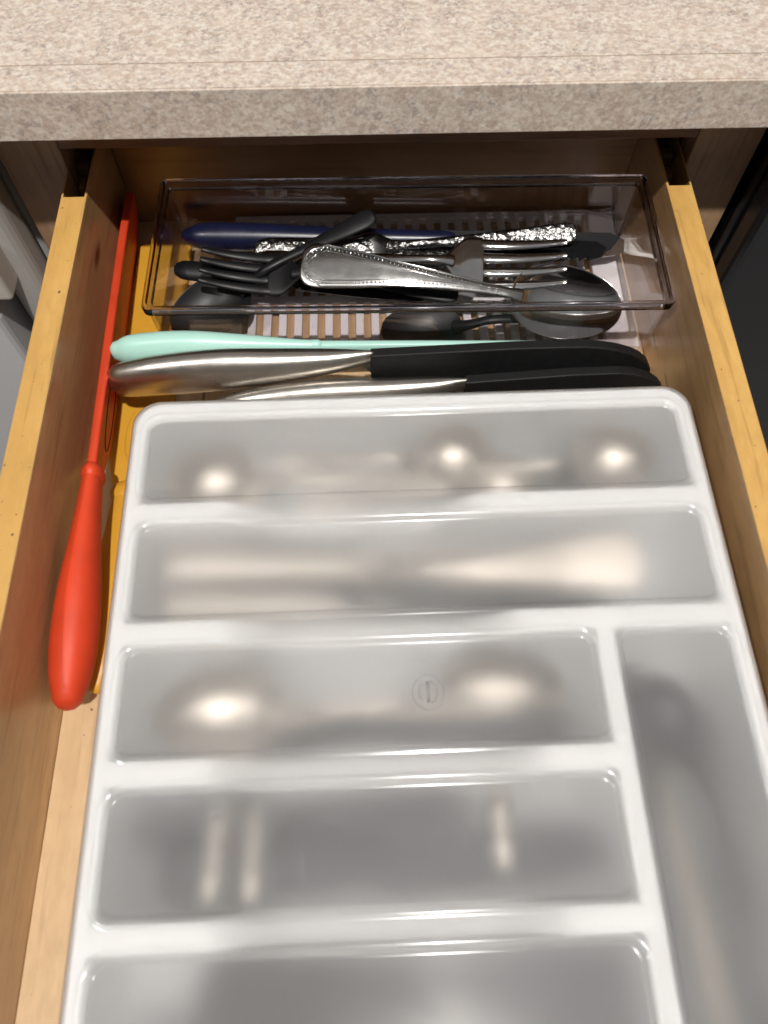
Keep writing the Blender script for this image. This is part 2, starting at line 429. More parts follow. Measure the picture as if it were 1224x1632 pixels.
# ------------------------------------------------------------------ appliances either side
ap = thing('kitchen_appliance', 'pale grey appliance with rounded upright trim beside the cabinet', 'appliance', (-.50, .25, -.78))
def abox(name, x0, x1, y0, y1, z0, z1, m, bevel=0.0, seg=3):
    return box(name, x0 + .5, x1 + .5, y0 - .25, y1 - .25, z0 + .78, z1 + .78, m, ap, bevel, seg)
abox('body', -.86, -.2345, .030, .58, -.78, .128, 'appliance_grey', .004)
abox('trim_post', -.2600, -.2350, -.002, .0298, -.76, .128, 'appliance_grey', .0105, 5)
abox('door_panel', -.86, -.2680, -.018, .0298, -.76, -.004, 'appliance_white', .006)
abox('handle_block', -.30, -.2460, -.022, .0298, .016, .052, 'appliance_beige', .003)
abox('control_panel', -.86, -.2620, .004, .0298, .054, .128, 'appliance_grey', .003)
ab = thing('kitchen_appliance', 'black appliance front standing beside the cabinet', 'appliance', (.54, .25, -.78))
def bbox_(name, x0, x1, y0, y1, z0, z1, m, bevel=0.0, seg=3):
    return box(name, x0 - .54, x1 - .54, y0 - .25, y1 - .25, z0 + .78, z1 + .78, m, ab, bevel, seg)
bbox_('body', .2385, .84, .012, .58, -.78, .130, 'appliance_black', .004)
bbox_('door_panel', .2400, .84, -.012, .0118, -.70, .130, 'appliance_black', .006)

# ================================================================== white tray with frosted lid
TX0, TX1, TY0, TY1 = -.1350, .1700, -.4620, -.1372
ZL = .0660      # underside of the lid's flat top
rows = [(-.1985, -.1490), (-.2620, -.2125), (-.3255, -.2760), (-.3890, -.3395), (-.4525, -.4030)]
PX0, PX1, PXm, PC0, PC1 = -.1262, .1610, .0962, .1075, .1612
tray = thing('cutlery_tray', 'white plastic cutlery tray with six compartments under a frosted lid', 'tray', ((TX0 + TX1) / 2, (TY0 + TY1) / 2, 0))
TO = Vector(((TX0 + TX1) / 2, (TY0 + TY1) / 2, 0))
TROT = R(.65)
tray.rotation_euler = (0, 0, TROT)
def tl(o): o.location = -TO; return o
def lp(x0, x1, y0, y1, r, z): return [(p[0], p[1], z) for p in rrect(x0, x1, y0, y1, r)]
zt = ZL - .0004
i_ = .0100
wall = rings('outer_wall', [
    lp(TX0 + i_ + .007, TX1 - i_ - .007, TY0 + i_ + .007, TY1 - i_ - .007, .008, .0012),
    lp(TX0 + .0070, TX1 - .0070, TY0 + .0070, TY1 - .0070, .012, .0012),
    lp(TX0 + .0016, TX1 - .0016, TY0 + .0016, TY1 - .0016, .014, zt - .012),
    lp(TX0 + .0008, TX1 - .0008, TY0 + .0008, TY1 - .0008, .0145, zt - .0025),
    lp(TX0 + .0026, TX1 - .0026, TY0 + .0026, TY1 - .0026, .0135, zt),
    lp(PX0 - .0012, PX1 + .0012, rows[4][0] - .0012, rows[0][1] + .0012, .0080, zt),
    lp(PX0 + .0004, PX1 - .0004, rows[4][0] + .0004, rows[0][1] - .0004, .0075, zt - .0022),
    lp(TX0 + i_ + .005, TX1 - i_ - .005, TY0 + i_ + .005, TY1 - i_ - .005, .008, .004)], 'tray_white', tray, cap0=True, cap1=True)
tl(auto_smooth(wall, 30))
def divider(x0, x1, y0, y1, dip=None, along='x'):
    # hollow ridge: flat top with rounded shoulders; a finger dip lowers the middle
    prof = [(-1.0, 0), (-.92, .94), (-.80, .985), (-.55, 1), (.55, 1), (.80, .985), (.92, .94), (1.0, 0)]
    a0, a1 = (x0, x1) if along == 'x' else (y0, y1)
    c, h = ((y0 + y1) / 2, (y1 - y0) / 2) if along == 'x' else ((x0 + x1) / 2, (x1 - x0) / 2)
    V, Fc = [], []; N = 48; n = len(prof)
    for i in range(N + 1):
        a_ = a0 + (a1 - a0) * i / N; top = zt - (.0004 if along == 'x' else .0008)
        if dip:
            s0 = min(1, max(0, (a_ - dip[0]) / .034)); s1 = min(1, max(0, (dip[1] - a_) / .034)); s = min(s0, s1)
            top = zt - .0004 - .020 * s * s * (3 - 2 * s)
        for u, zz in prof:
            hh = h * (1 + (.25 if zz == 0 else 0))
            p = (a_, c + u * hh) if along == 'x' else (c + u * hh, a_)
            V.append((p[0], p[1], .0045 if zz == 0 else top - (1 - zz) * .022))
    for i in range(N):
        for k in range(n - 1): Fc.append((i * n + k, i * n + k + 1, (i + 1) * n + k + 1, (i + 1) * n + k))
    Fc += [tuple(range(n)), tuple(range(N * n, N * n + n))]
    tl(auto_smooth(mesh('divider', V, Fc, 'tray_white', tray), 40))
dips = [(-.084, .052), (-.080, .064), (-.087, .070), (-.080, .072)]
for i in range(4):
    y1_, y0_ = rows[i][0] - .0006, rows[i + 1][1] + .0006
    divider(PX0 - .004, (PX1 if i < 2 else PXm) + (.0045 if i < 2 else .0062), y0_, y1_, dips[i])
divider(PXm + .0006, PC0 - .0006, rows[4][0] - .004, rows[2][1] + .004, None, 'y')

# lid: one moulded sheet with a sunk pocket over every compartment
lid = thing('tray_lid', 'frosted translucent plastic lid with sunk panels on the white tray', 'lid', ((TX0 + TX1) / 2, (TY0 + TY1) / 2, ZL))
lid.rotation_euler = (0, 0, TROT)
pockets = [(PX0, PX1, *rows[0]), (PX0, PX1, *rows[1])] + [(PX0, PXm, *rows[k]) for k in (2, 3, 4)] + [(PC0, PC1, rows[4][0], rows[2][1])]
def sd_rr(x, y, x0, x1, y0, y1, r):
    dx = abs(x - (x0 + x1) / 2) - (x1 - x0) / 2 + r; dy = abs(y - (y0 + y1) / 2) - (y1 - y0) / 2 + r
    return math.hypot(max(dx, 0), max(dy, 0)) + min(max(dx, dy), 0) - r
def lid_z(x, y):
    sd = min(sd_rr(x, y, *p, .0078) for p in pockets)
    t = min(1, max(0, (sd + .0020) / .0020)); t = t * t * (3 - 2 * t)
    z = -.0022 * (1 - t) + .0005 * math.exp(-((sd - .0016) / .0009) ** 2)
    so = sd_rr(x, y, TX0, TX1, TY0, TY1, .0150)
    if so > -.003: z -= .0022 * min(1, (so + .003) / .003) ** 2
    return z
step = .00078
nx, ny = int((TX1 - TX0) / step), int((TY1 - TY0) / step)
def sq(u, v):
    # pull grid points that fall outside the rounded corners back onto the outline
    x, y = TX0 + (TX1 - TX0) * u, TY0 + (TY1 - TY0) * v
    r = .0150
    cx = min(max(x, TX0 + r), TX1 - r); cyy = min(max(y, TY0 + r), TY1 - r)
    dx, dy = x - cx, y - cyy; d = math.hypot(dx, dy)
    if d > 1e-9 and dx and dy:
        m = max(abs(dx), abs(dy)); s = m / d; x, y = cx + dx * s, cyy + dy * s
    return x, y
Vt, Fc = [], []
LTH = .0010
for j in range(ny + 1):
    for i in range(nx + 1):
        x, y = sq(i / nx, j / ny); Vt.append((x - TO.x, y - TO.y, lid_z(x, y) + LTH))
nv = len(Vt); W_ = nx + 1
for j in range(ny):
    for i in range(nx):
        q = j * W_ + i; Fc.append((q, q + 1, q + W_ + 1, q + W_))
bd = [i for i in range(nx)] + [j * W_ + nx for j in range(ny)] + [ny * W_ + i for i in range(nx, 0, -1)] + [j * W_ for j in range(ny, 0, -1)]
for p in bd: Vt.append((Vt[p][0] * 1.0015, Vt[p][1] * 1.0015, Vt[p][2] - .0050))
for k in range(len(bd)):
    k2 = (k + 1) % len(bd); Fc.append((bd[k], nv + k, nv + k2, bd[k2]))
me = bpy.data.meshes.new('sheet'); me.from_pydata(Vt, [], Fc)
me.materials.append(M['lid_frosted'])
me.polygons.foreach_set('use_smooth', [True] * len(Fc))
sheet = bpy.data.objects.new('sheet', me); COL.objects.link(sheet); sheet.parent = lid
# moulded round mark near the middle of the third panel: a ring holding a bar between two bowed strokes
def mark_pts(): return (.0160 - TO.x, -.3014 - TO.y, -.0022 + LTH)
mx, my, mz = mark_pts()
tube('moulded_mark', [(mx + .0072 * math.cos(R(a_)), my + .0080 * math.sin(R(a_)), mz) for a_ in range(0, 360, 10)], .00032, 'lid_frosted', sheet, 6, True)
tube('moulded_mark', [(mx - .0002, my + .0048, mz), (mx - .0002, my, mz), (mx - .0002, my - .0048, mz)], .0007, 'lid_frosted', sheet, 6)
tube('moulded_mark', [(mx + .0012 + .0028 * math.cos(R(a_)), my + .0046 * math.sin(R(a_)), mz) for a_ in range(-90, 91, 15)], .0005, 'lid_frosted', sheet, 6)
tube('moulded_mark', [(mx - .0024 - .0018 * math.cos(R(a_)), my + .0034 * math.sin(R(a_)), mz) for a_ in range(-90, 91, 15)], .0004, 'lid_frosted', sheet, 6)

# ================================================================== clear box and white slotted mat
mat_ = thing('slotted_mat', 'white slotted plastic mat under the clear box', 'mat', (.036, .002, 0))
def slotted():
    x0, x1, y0, y1 = -.104, .1735, -.062, .0635
    xs, fill = [], []
    x = x0; xs.append(x); solid = []
    widths = [(.009, 1)]
    while x < x1: 
        widths.append((.0050, 0)); widths.append((.0055, 1)); x += .0105
    acc = x0; cols = []
    for wv, s in widths:
        if acc + wv > x1 - .012: break
        cols.append((acc, acc + wv, s)); acc += wv
    cols.append((acc, x1, 1))
    rws = [(y0, y0 + .006, 1), (y0 + .006, -.020, 0), (-.020, -.013, 1), (-.013, .022, 0), (.022, .028, 1), (.028, y1 - .006, 0), (y1 - .006, y1, 1)]
    bm = bmesh.new(); vs = {}
    def v(x, y, z):
        k = (round(x, 5), round(y, 5), z)
        if k not in vs: vs[k] = bm.verts.new((x - .036, y - .002, z))
        return vs[k]
    za, zb = .0006, .0056
    cells = {}
    for i, c in enumerate(cols):
        for j, r in enumerate(rws): cells[i, j] = bool(c[2] or r[2])
    for (i, j), on in cells.items():
        if not on: continue
        a0, a1 = cols[i][:2]; b0, b1 = rws[j][:2]
        for z, rev in ((zb, 0), (za, 1)):
            q = [v(a0, b0, z), v(a1, b0, z), v(a1, b1, z), v(a0, b1, z)]
            bm.faces.new(q[::-1] if rev else q)
        for di, dj, p, q in ((-1, 0, (a0, b0), (a0, b1)), (1, 0, (a1, b1), (a1, b0)), (0, -1, (a1, b0), (a0, b0)), (0, 1, (a0, b1), (a1, b1))):
            if not cells.get((i + di, j + dj), False):
                bm.faces.new([v(*p, zb), v(*q, zb), v(*q, za), v(*p, za)])
    bmesh.ops.recalc_face_normals(bm, faces=bm.faces)
    me = bpy.data.meshes.new('grid'); bm.to_mesh(me); bm.free(); me.materials.append(M['mat_white'])
    o = bpy.data.objects.new('grid', me); COL.objects.link(o); o.parent = mat_; bev(o, .0006, 2)
slotted()

BA = R(-.7)
cb = thing('clear_box', 'clear acrylic box full of loose cutlery at the drawer back', 'storage box', (.0170, -.0225, .0060))
cb.rotation_euler = (0, 0, BA)
bw, bd_, bh = .1555, .0520, .0600     # half width, half depth, height
th = .0020
tp = .0015                            # the walls lean in slightly towards the base
def shell(z0, z1):
    o = [[(p[0], p[1], z) for p in rrect(-bw + k, bw - k, -bd_ + k, bd_ - k, .0035, 5)] for z, k in ((z0, tp), (z1, 0))]
    return o
Lo = shell(.0002, bh - .006)
Li = [[(p[0], p[1], z) for p in rrect(-bw + k, bw - k, -bd_ + k, bd_ - k, .0025, 5)] for z, k in ((bh - .006, th), (.0024, th + tp))]
body = rings('body', Lo + Li, 'acrylic_clear', cb); auto_smooth(body, 30)
# rim: a stepped solid lip
def rl(k, z, r=.0035): return [(p[0], p[1], z) for p in rrect(-bw + k, bw - k, -bd_ + k, bd_ - k, r, 5)]
rim_loops = [rl(.0002, bh - .0058), rl(-.0022, bh - .0055, .005), rl(-.0024, bh - .0012, .005), rl(-.0021, bh - .0005, .005), rl(-.0014, bh - .0001, .0048), rl(-.0006, bh, .0045), rl(.0002, bh - .0003, .004), rl(.0006, bh - .0010, .004), rl(.0007, bh - .0022, .004), rl(.0026, bh - .0024, .003), rl(.0028, bh - .0058, .003)]
rim = rings('rim', rim_loops + [rim_loops[0]], 'acrylic_rim', cb, False, False)
auto_smooth(rim, 30)

# ================================================================== cutlery builders (local x = length, z = upper face)
def spoon_bowl(parent, x0, L, hw, depth, mat, th=.0007):
    st = []
    for i in range(17):
        t = i / 16; a_ = math.pi * t
        u = -math.cos(a_)
        wv = math.sin(a_) ** .82 * (1 - .13 * u)
        d = depth * max(0, 1 - u * u) ** .8
        st.append((x0 + L * (u + 1) / 2, 0, -d, max(hw * wv, .0006), th, d))
    return loft('bowl', st, mat, parent, 28, 2.0, 1)
def spoon(name, label, cat, L, hw_b, Lb, depth, hw_end, mat, group=None, th=.0011):
    e = thing(name, label, cat, group=group)
    H = L - Lb
    st = [(.0005, 0, .002, hw_end * .72, th), (.006, 0, .0022, hw_end, th), (H * .25, 0, .0035, hw_end * .84, th), (H * .55, 0, .0075, hw_end * .52, th * 1.1),
          (H * .82, 0, .0085, .0031, th * 1.6), (H * .95, 0, .0035, .0034, th * 1.5), (H + .006, 0, -.0003, .0052, th)]
    loft('handle', cr(st, 5), mat, e, 18)
    spoon_bowl(e, H, Lb, hw_b, depth, mat)
    return e
def fork(name, label, cat, L, hw, mat, hw_end=.009, group=None, th=.001, hmat=None, tines=4, fill=.34):
    e = thing(name, label, cat, group=group)
    Lt = L * .27; H = L - Lt - L * .11
    st = [(.0005, 0, .002, hw_end * .7, th), (.006, 0, .0022, hw_end, th), (H * .3, 0, .0035, hw_end * .82, th), (H * .6, 0, .008, hw_end * .5, th * 1.2), (H * .9, 0, .009, .0030, th * 1.7), (H + .004, 0, .006, .0042, th * 1.5)]
    loft('handle', cr(st, 5), hmat or mat, e, 18)
    ph = [(H, 0, .0068, .0040, th * 1.3), (H + L * .03, 0, .0035, hw * .62, th), (H + L * .065, 0, .0005, hw * .96, th), (H + L * .115, 0, -.0012, hw, th)]
    loft('head', cr(ph, 5), mat, e, 20, 2.4)
    x0 = H + L * .108
    pitch = 2 * hw / tines; tw = pitch * fill
    for k in range(tines):
        yy = -hw + pitch * (k + .5)
        ts = []
        for i in range(9):
            t = i / 8
            ts.append((x0 + Lt * t, yy * (1 - .05 * t), -.0012 - .0022 * math.sin(math.pi * t * .8) + .0055 * t * t, tw * (1 - .45 * t * t), th * .95 * (1 - .3 * t)))
        loft('tine', ts, mat, e, 10)
    return e
def table_knife(name, label, cat, L, mat, hmat=None, group=None, hw=.009, serr=False):
    e = thing(name, label, cat, group=group)
    H = L * .48
    st = [(.0005, 0, 0, hw * .7, .0026), (.008, 0, 0, hw, .0034), (H * .5, 0, 0, hw * .85, .0032), (H, 0, 0, hw * .6, .0024)]
    loft('handle', cr(st, 5), hmat or mat, e, 16)
    pts = [(H - .004, -hw * .45)]
    nS = 14
    for i in range(nS + 1):
        t = i / nS; x = H + (L - H - .012) * t
        pts.append((x, -hw * (.85 + .1 * math.sin(t * 3))))
        if serr and i < nS: pts.append((x + (L - H - .012) / nS * .85, -hw * .62))
    pts += [(L - .003, -hw * .55), (L, hw * .1), (L - .006, hw * .62), (L - .03, hw * .8), (H, hw * .5)]
    extrude_outline('blade', pts, -.0007, .0007, mat, e, 'z')
    return e

# ------------------------------------------------------------------ contents of the clear box
LEAN = (0, -.50, .866)      # upper faces lean towards the drawer front
def set_from(o, p_end, p_tip, up): return orient(o, p_end, Vector(p_tip) - Vector(p_end), up)

# navy-handled knife along the back
nk = thing('navy_knife', 'navy blue handled knife lying along the back of the clear box', 'knife')
loft('handle', cr([(.000, 0, 0, .0060, .0070), (.010, 0, 0, .0088, .0098), (.040, 0, 0, .0092, .0100), (.080, 0, 0, .0078, .0088), (.125, 0, 0, .0066, .0075), (.175, 0, 0, .0060, .0066)], 5), 'navy_plastic', nk, 22)
extrude_outline('blade', [(.172, -.006), (.20, -.011), (.26, -.011), (.286, -.005), (.292, .003), (.285, .006), (.172, .006)], -.0012, .0012, 'black_blade', nk, 'z')
set_from(nk, (-.127, .0165, .033), (.16, .0085, .028), (0, -.75, .66))

# black plastic set
bs = spoon('plastic_spoon', 'black plastic spoon with its bowl towards the box front', 'spoon', .150, .0200, .056, .0080, .0065, 'black_plastic', th=.0016)
set_from(bs, (-.0030, .0110, .0520), (-.130, -.0520, .0250), (.05, -.30, .95))
bf = fork('plastic_fork', 'black plastic fork with ribbed tines pointing to the box end', 'fork', .165, .0140, 'black_plastic', .007, th=.0014, fill=.475)
set_from(bf, (.050, -.0370, .0300), (-.1120, -.0250, .0480), (0, -.35, .94))
bk = table_knife('plastic_knife', 'black plastic knife handle end resting on the ribbed fork', 'knife', .165, 'black_plastic', hw=.0068)
set_from(bk, (-.1315, -.0180, .0385), (.028, -.0330, .0270), (0, -.3, .95))
b2 = table_knife('plastic_knife', 'black serrated plastic knife with its toothed tip towards the white mat', 'knife', .170, 'black_plastic', hw=.0100, serr=True)
set_from(b2, (-.020, .0040, .0300), (.150, -.0130, .0430), (0, -.05, 1))
b3 = spoon('plastic_spoon', 'black plastic spoon lying low under the beaded steel spoon', 'spoon', .155, .0185, .054, .0080, .0065, 'black_plastic', th=.0014)
set_from(b3, (.155, -.0480, .0150), (.001, -.0560, .0190), (0, -.2, .98))

# steel fork
sf = fork('dinner_fork', 'plain steel dinner fork with four tines beside the spoon bowl', 'fork', .200, .0182, 'steel_mirror', .0095, fill=.38, th=.0012)
set_from(sf, (-.080, -.0130, .0350), (.1165, -.0300, .0490), (0, -.38, .925))
# ornate handles
of = fork('ornate_fork', 'steel fork with richly embossed handle behind the plain fork', 'fork', .190, .0120, 'steel_polished', .0068, hmat='steel_ornate', th=.0014)
set_from(of, (.128, -.0040, .0485), (-.055, .0000, .0290), (0, -.55, .83))
ok = table_knife('ornate_knife', 'embossed steel knife handle crossing behind the plain fork', 'knife', .195, 'steel_polished', 'steel_ornate', hw=.0085)
set_from(ok, (-.0800, -.0040, .0390), (.108, .0085, .0280), (0, -.5, .86))
ok2 = table_knife('ornate_knife', 'short embossed steel knife handle under the fork neck', 'knife', .170, 'steel_polished', 'steel_ornate', hw=.0075)
set_from(ok2, (.0080, -.0170, .0400), (.150, .0080, .0240), (0, -.5, .86))

# beaded serving spoon
ss = thing('serving_spoon', 'large steel serving spoon with beaded handle edge', 'spoon')
SL = .206; SH = .134
prof = [(.0006, .0100), (.004, .0130), (.012, .0145), (.035, .0122), (.060, .0085), (.090, .0058), (.115, .0040), (.134, .0036)]
hz = lambda x: .0020 + .0050 * math.sin(math.pi * min(1, max(0, x / SH))) ** 1.2
sh_ = loft('handle', [(x, 0, hz(x), h, .0013) for x, h in cr(prof, 4)] + [(.141, 0, -.0006, .0052, .0012)], 'steel_worn', ss, 20)
bead_pts = []
def hw_at(x):
    for (a_, b), (c, d) in zip(prof, prof[1:]):
        if a_ <= x <= c: return b + (d - b) * (x - a_) / (c - a_)
    return prof[-1][1]
for sg in (-1, 1):
    x = .0095
    while x < .126:
        bead_pts.append((x, sg * (hw_at(x) - .0030), hz(x) + .0012)); x += .00255
for k in range(-5, 6):
    a_ = R(180 + k * 16); bead_pts.append((.0128 + .0100 * math.cos(a_), .0100 * math.sin(a_), hz(.005) + .0012))
V, Fc = [], []
for (x, y, z) in bead_pts:
    b = len(V); r = .00105
    V += [(x + r, y, z), (x - r, y, z), (x, y + r, z), (x, y - r, z), (x, y, z + r), (x, y, z - r)]
    for s in ((0, 2, 4), (2, 1, 4), (1, 3, 4), (3, 0, 4), (2, 0, 5), (1, 2, 5), (3, 1, 5), (0, 3, 5)): Fc.append(tuple(b + i for i in s))
bo = mesh('bead_border', V, Fc, 'steel_polished', sh_, True); bo['kind'] = 'stuff'
for off, r in ((.0008, .0005), (.0047, .00035)):
    path = []
    xs_ = [.126 - i * .004 for i in range(29)]
    path = [(x, hw_at(x) - off, hz(x) + .0011) for x in xs_ if hw_at(x) - off > .0003]
    rr = .0105 - off + .0020
    path += [(.0135 + (rr + .0008) * math.cos(R(180 + k * 18)) , -(rr) * math.sin(R(180 + k * 18)), hz(.006) + .0011) for k in range(-4, 5)]
    path += [(x, -(hw_at(x) - off), hz(x) + .0011) for x in reversed(xs_) if hw_at(x) - off > .0003]
    # sort the half-turn so the line runs round the end
    h_ = len([x for x in xs_ if hw_at(x) - off > .0003])
    arc = sorted(path[h_:h_ + 9], key=lambda p: -p[1])
    tube('raised_line', path[:h_] + arc + path[h_ + 9:], r, 'steel_polished', sh_, 6)
spoon_bowl(ss, SH, SL - SH, .0245, .0140, 'steel_mirror', .0009)
set_from(ss, (-.0490, -.0275, .0500), (.1520, -.0550, .0340), (0, -.37, .93))

# ================================================================== things between box and tray
# teal spatula standing on its edge
ts = thing('spatula', 'mint green spatula with a smooth rounded handle in front of the clear box', 'spatula')
loft('handle', cr([(.000, 0, 0, .0052, .0075), (.010, 0, 0, .0078, .0120), (.040, 0, .0010, .0085, .0138), (.075, 0, .0006, .0070, .0110), (.105, 0, .0010, .0045, .0072), (.118, 0, .0014, .0038, .0060)], 5), 'teal_plastic', ts, 24, 2.2)
loft('collar', [(.1165, 0, .0014, .0041, .0065), (.1195, 0, .0014, .0041, .0065)], 'teal_plastic', ts, 20)
loft('shaft', [(.118, 0, .0014, .0030, .0052), (.17, 0, .0014, .0027, .0050), (.275, 0, .0010, .0022, .0042)], 'teal_plastic', ts, 14, 3.0)
extrude_outline('blade', [(.185, .004), (.225, .0035), (.285, .0045), (.288, -.004), (.285, -.034), (.235, -.038), (.205, -.030)], -.0016, .0016, 'teal_plastic', ts)
set_from(ts, (-.1580, -.0885, .0455), (.10, -.0865, .0375), (0, 0, 1))

# two knives standing on edge in black blade guards
def guard_outline(L, h, zt_, drop):
    pts = [(0, zt_), (L * .5, zt_ + .0012), (L * .68, zt_ + .0005)]
    for k in range(1, 9):
        a_ = R(90 * k / 8); pts.append((L * .68 + L * .32 * math.sin(a_), zt_ + .0005 - drop * (1 - math.cos(a_))))
    pts += [(L * .97, zt_ - h + .004), (L * .90, zt_ - h), (0, zt_ - h)]
    return pts
def chef_knife(label, HL, GL, p0, p1, up, scale=1.0):
    e = thing('kitchen_knife', label, 'knife', group=None)
    s = scale
    st = [(0, 0, -.004, .0050 * s, .0080 * s), (.006, 0, -.004, .0078 * s, .0120 * s), (.030, 0, -.001, .0095 * s, .0140 * s), (.065, 0, .0012, .0100 * s, .0142 * s),
          (.100, 0, .0026, .0088 * s, .0112 * s), (.130, 0, .0045, .0066 * s, .0080 * s), (HL - .006, 0, .0062, .0036 * s, .0056 * s), (HL, 0, .0066, .0022, .0046 * s)]
    loft('handle', cr(st, 5), 'steel_brushed', e, 26, 2.1)
    # blade heel steps from the neck down into the guard
    extrude_outline('blade', [(HL - .012, .0085), (HL + .03, .0085), (HL + .03, -.028), (HL + .001, -.028), (HL - .001, -.006)], -.0009, .0009, 'steel_satin', e)
    o = extrude_outline('blade_guard', [(HL - .001 + a_, b) for a_, b in guard_outline(GL, .040, .0105, .028)], -.0034, .0034, 'black_guard', e)
    bev(o, .0008, 2)
    set_from(e, p0, p1, up); return e
chef_knife('large steel handled knife in black guard beside the mint green spatula', .155, .172, (-.1610, -.1065, .0455), (.165, -.0985, .0460), (0, .10, .995))
chef_knife('lower steel handled knife in black guard against the white tray', .150, .125, (-.100, -.1205, .0325), (.168, -.1105, .0360), (0, .10, .995), .9)

# ================================================================== red and yellow spatulas along the left side
rs = thing('spatula', 'bright red silicone spatula standing on edge against the drawer side', 'spatula')
# local x runs from the handle tip to the blade tip, local z is the wide direction (upright)
rh_ = loft('handle', cr([(-.002, 0, .000, .0078, .0104), (.002, 0, .0004, .0090, .0118), (.010, 0, .001, .0106, .0136), (.026, 0, .0025, .0119, .0152), (.050, 0, .0055, .0110, .0148), (.080, 0, .0082, .0080, .0120), (.108, 0, .0095, .0060, .0100), (.118, 0, .0095, .0054, .0098)], 5), 'red_silicone', rs, 26, 2.1)
loft('collar', [(.1168, 0, .0090, .0066, .0116), (.1188, 0, .0090, .0066, .0116)], 'red_silicone', rs, 22)
bl = extrude_outline('blade', [(.114, .0185), (.20, .0190), (.30, .0165), (.338, .0125), (.345, .004), (.345, -.018), (.335, -.027), (.20, -.027), (.155, -.022), (.130, -.010), (.114, .001)], -.0026, .0026, 'red_silicone', rs)
bev(bl, .0014, 3)
tube('groove', [(.172 + .030 * math.cos(R(a_)), -.0027, -.003 + .011 * math.sin(R(a_))) for a_ in range(0, 360, 12)], .0004, 'red_mark', bl, 6, True)
nick = tube('nick', [(.0445, .0015, .0186), (.047, .0005, .0188), (.0485, -.0003, .0188)], .00035, 'red_mark', rh_, 5)
set_from(rs, (-.1628, -.2890, .0320), (-.1715, .0450, .0300), (.20, 0, 1))

ys = thing('spatula', 'mustard yellow silicone spatula lying flat beneath the clear box', 'spatula')
loft('handle', cr([(.000, 0, .001, .0050, .0050), (.012, 0, .001, .0105, .0078), (.045, 0, .001, .0115, .0085), (.085, 0, .0, .0100, .0070), (.116, 0, -.001, .0085, .0055)], 5), 'yellow_silicone', ys, 22, 2.2)
loft('collar', [(.1145, 0, -.001, .0108, .0066), (.1175, 0, -.001, .0108, .0066)], 'yellow_silicone', ys, 20)
yo = extrude_outline('blade', [(.112, -.0095), (.150, -.0155), (.185, -.020), (.245, -.019), (.318, -.018), (.322, -.012), (.322, .010), (.318, .0200), (.20, .0205), (.15, .0185), (.112, .0085)], -.0068, -.0024, 'yellow_silicone', ys, 'z')
bev(yo, .0014, 2)
tube('raised_oval', [(.158 + .022 * math.cos(R(a_)), -.001 + .0085 * math.sin(R(a_)), -.0024) for a_ in range(0, 360, 12)], .0006, 'yellow_silicone', yo, 6, True)
set_from(ys, (-.1570, -.2810, .0088), (-.1525, .04, .0072), (0, 0, 1))

# ================================================================== cutlery under the frosted lid
FZ = .0045
def put(o, p0, p1, up=(0, 0, 1)): return set_from(o, p0, p1, up)
# first panel
put(spoon('ladle_spoon', 'round steel spoon pressed up against the lid panel nearest the knives', 'spoon', .190, .0235, .050, .014, .008, 'steel_warm'),
    (.070, -.178, .030), (-.112, -.184, .0480), (0, -.10, 1))
put(spoon('measuring_spoon', 'steel measuring spoon glinting under the middle of the panel nearest the knives', 'spoon', .120, .0185, .040, .010, .006, 'steel_warm'),
    (-.060, -.168, .036), (.058, -.170, .0510), (0, -.3, 1))
put(spoon('measuring_spoon', 'small steel measuring spoon by the divider under the panel nearest the knives', 'spoon', .130, .0165, .038, .009, .006, 'steel_warm'),
    (-.045, -.190, .030), (.088, -.186, .0480), (0, -.3, 1))
put(spoon('measuring_spoon', 'steel measuring spoon under the bare drawer side end of the panel nearest the knives', 'spoon', .120, .0195, .044, .010, .006, 'steel_warm'),
    (.030, -.178, .034), (.150, -.172, .0510), (0, -.3, 1))
put(spoon('measuring_spoon', 'darker steel measuring spoon below the others under the panel nearest the knives', 'spoon', .120, .0150, .036, .011, .006, 'dark_metal'),
    (.010, -.162, .016), (.128, -.176, .0260), (0, -.1, 1))
# second panel
for lab, a_, b, m_ in (('steel table knife with bright handle under the second panel from the knives', (-.118, -.226, .040), (.095, -.232, .034), 'steel_warm'),
                       ('blurred steel table knife beside the third panel under the second panel from the knives', (-.118, -.248, .036), (.095, -.246, .030), 'steel_warm'),
                       ('dark table knife crossing low under the second panel from the knives', (-.100, -.240, .034), (.110, -.252, .034), 'dark_metal')):
    put(table_knife('table_knife', lab, 'knife', .213, m_, hw=.0095), a_, b)
put(fork('table_fork', 'broad steel fork with bright handle end under the second panel from the knives', 'fork', .200, .0120, 'steel_warm', .0150),
    (.130, -.232, .044), (-.060, -.236, .030), (0, -.15, 1))
# third panel
put(spoon('tablespoon', 'steel tablespoon with bowl under the spatula end of the panel bearing the moulded mark', 'spoon', .190, .0215, .062, .011, .009, 'steel_warm'),
    (.075, -.302, .028), (-.112, -.306, .0460), (0, -.08, 1))
put(spoon('tablespoon', 'steel tablespoon with bowl beside the long side compartment', 'spoon', .185, .0220, .064, .012, .009, 'steel_warm'),
    (-.100, -.308, .024), (.084, -.298, .0480), (0, -.08, 1))
put(spoon('tablespoon', 'dark steel tablespoon lowest under the panel bearing the moulded mark', 'spoon', .180, .0200, .060, .010, .009, 'dark_metal'),
    (-.095, -.312, .026), (.085, -.310, .030), (0, -.02, 1))
put(spoon('tablespoon', 'dark steel tablespoon handle behind the round moulded mark', 'spoon', .180, .0200, .060, .010, .009, 'dark_metal'),
    (.080, -.318, .044), (-.098, -.316, .030), (0, -.02, 1))
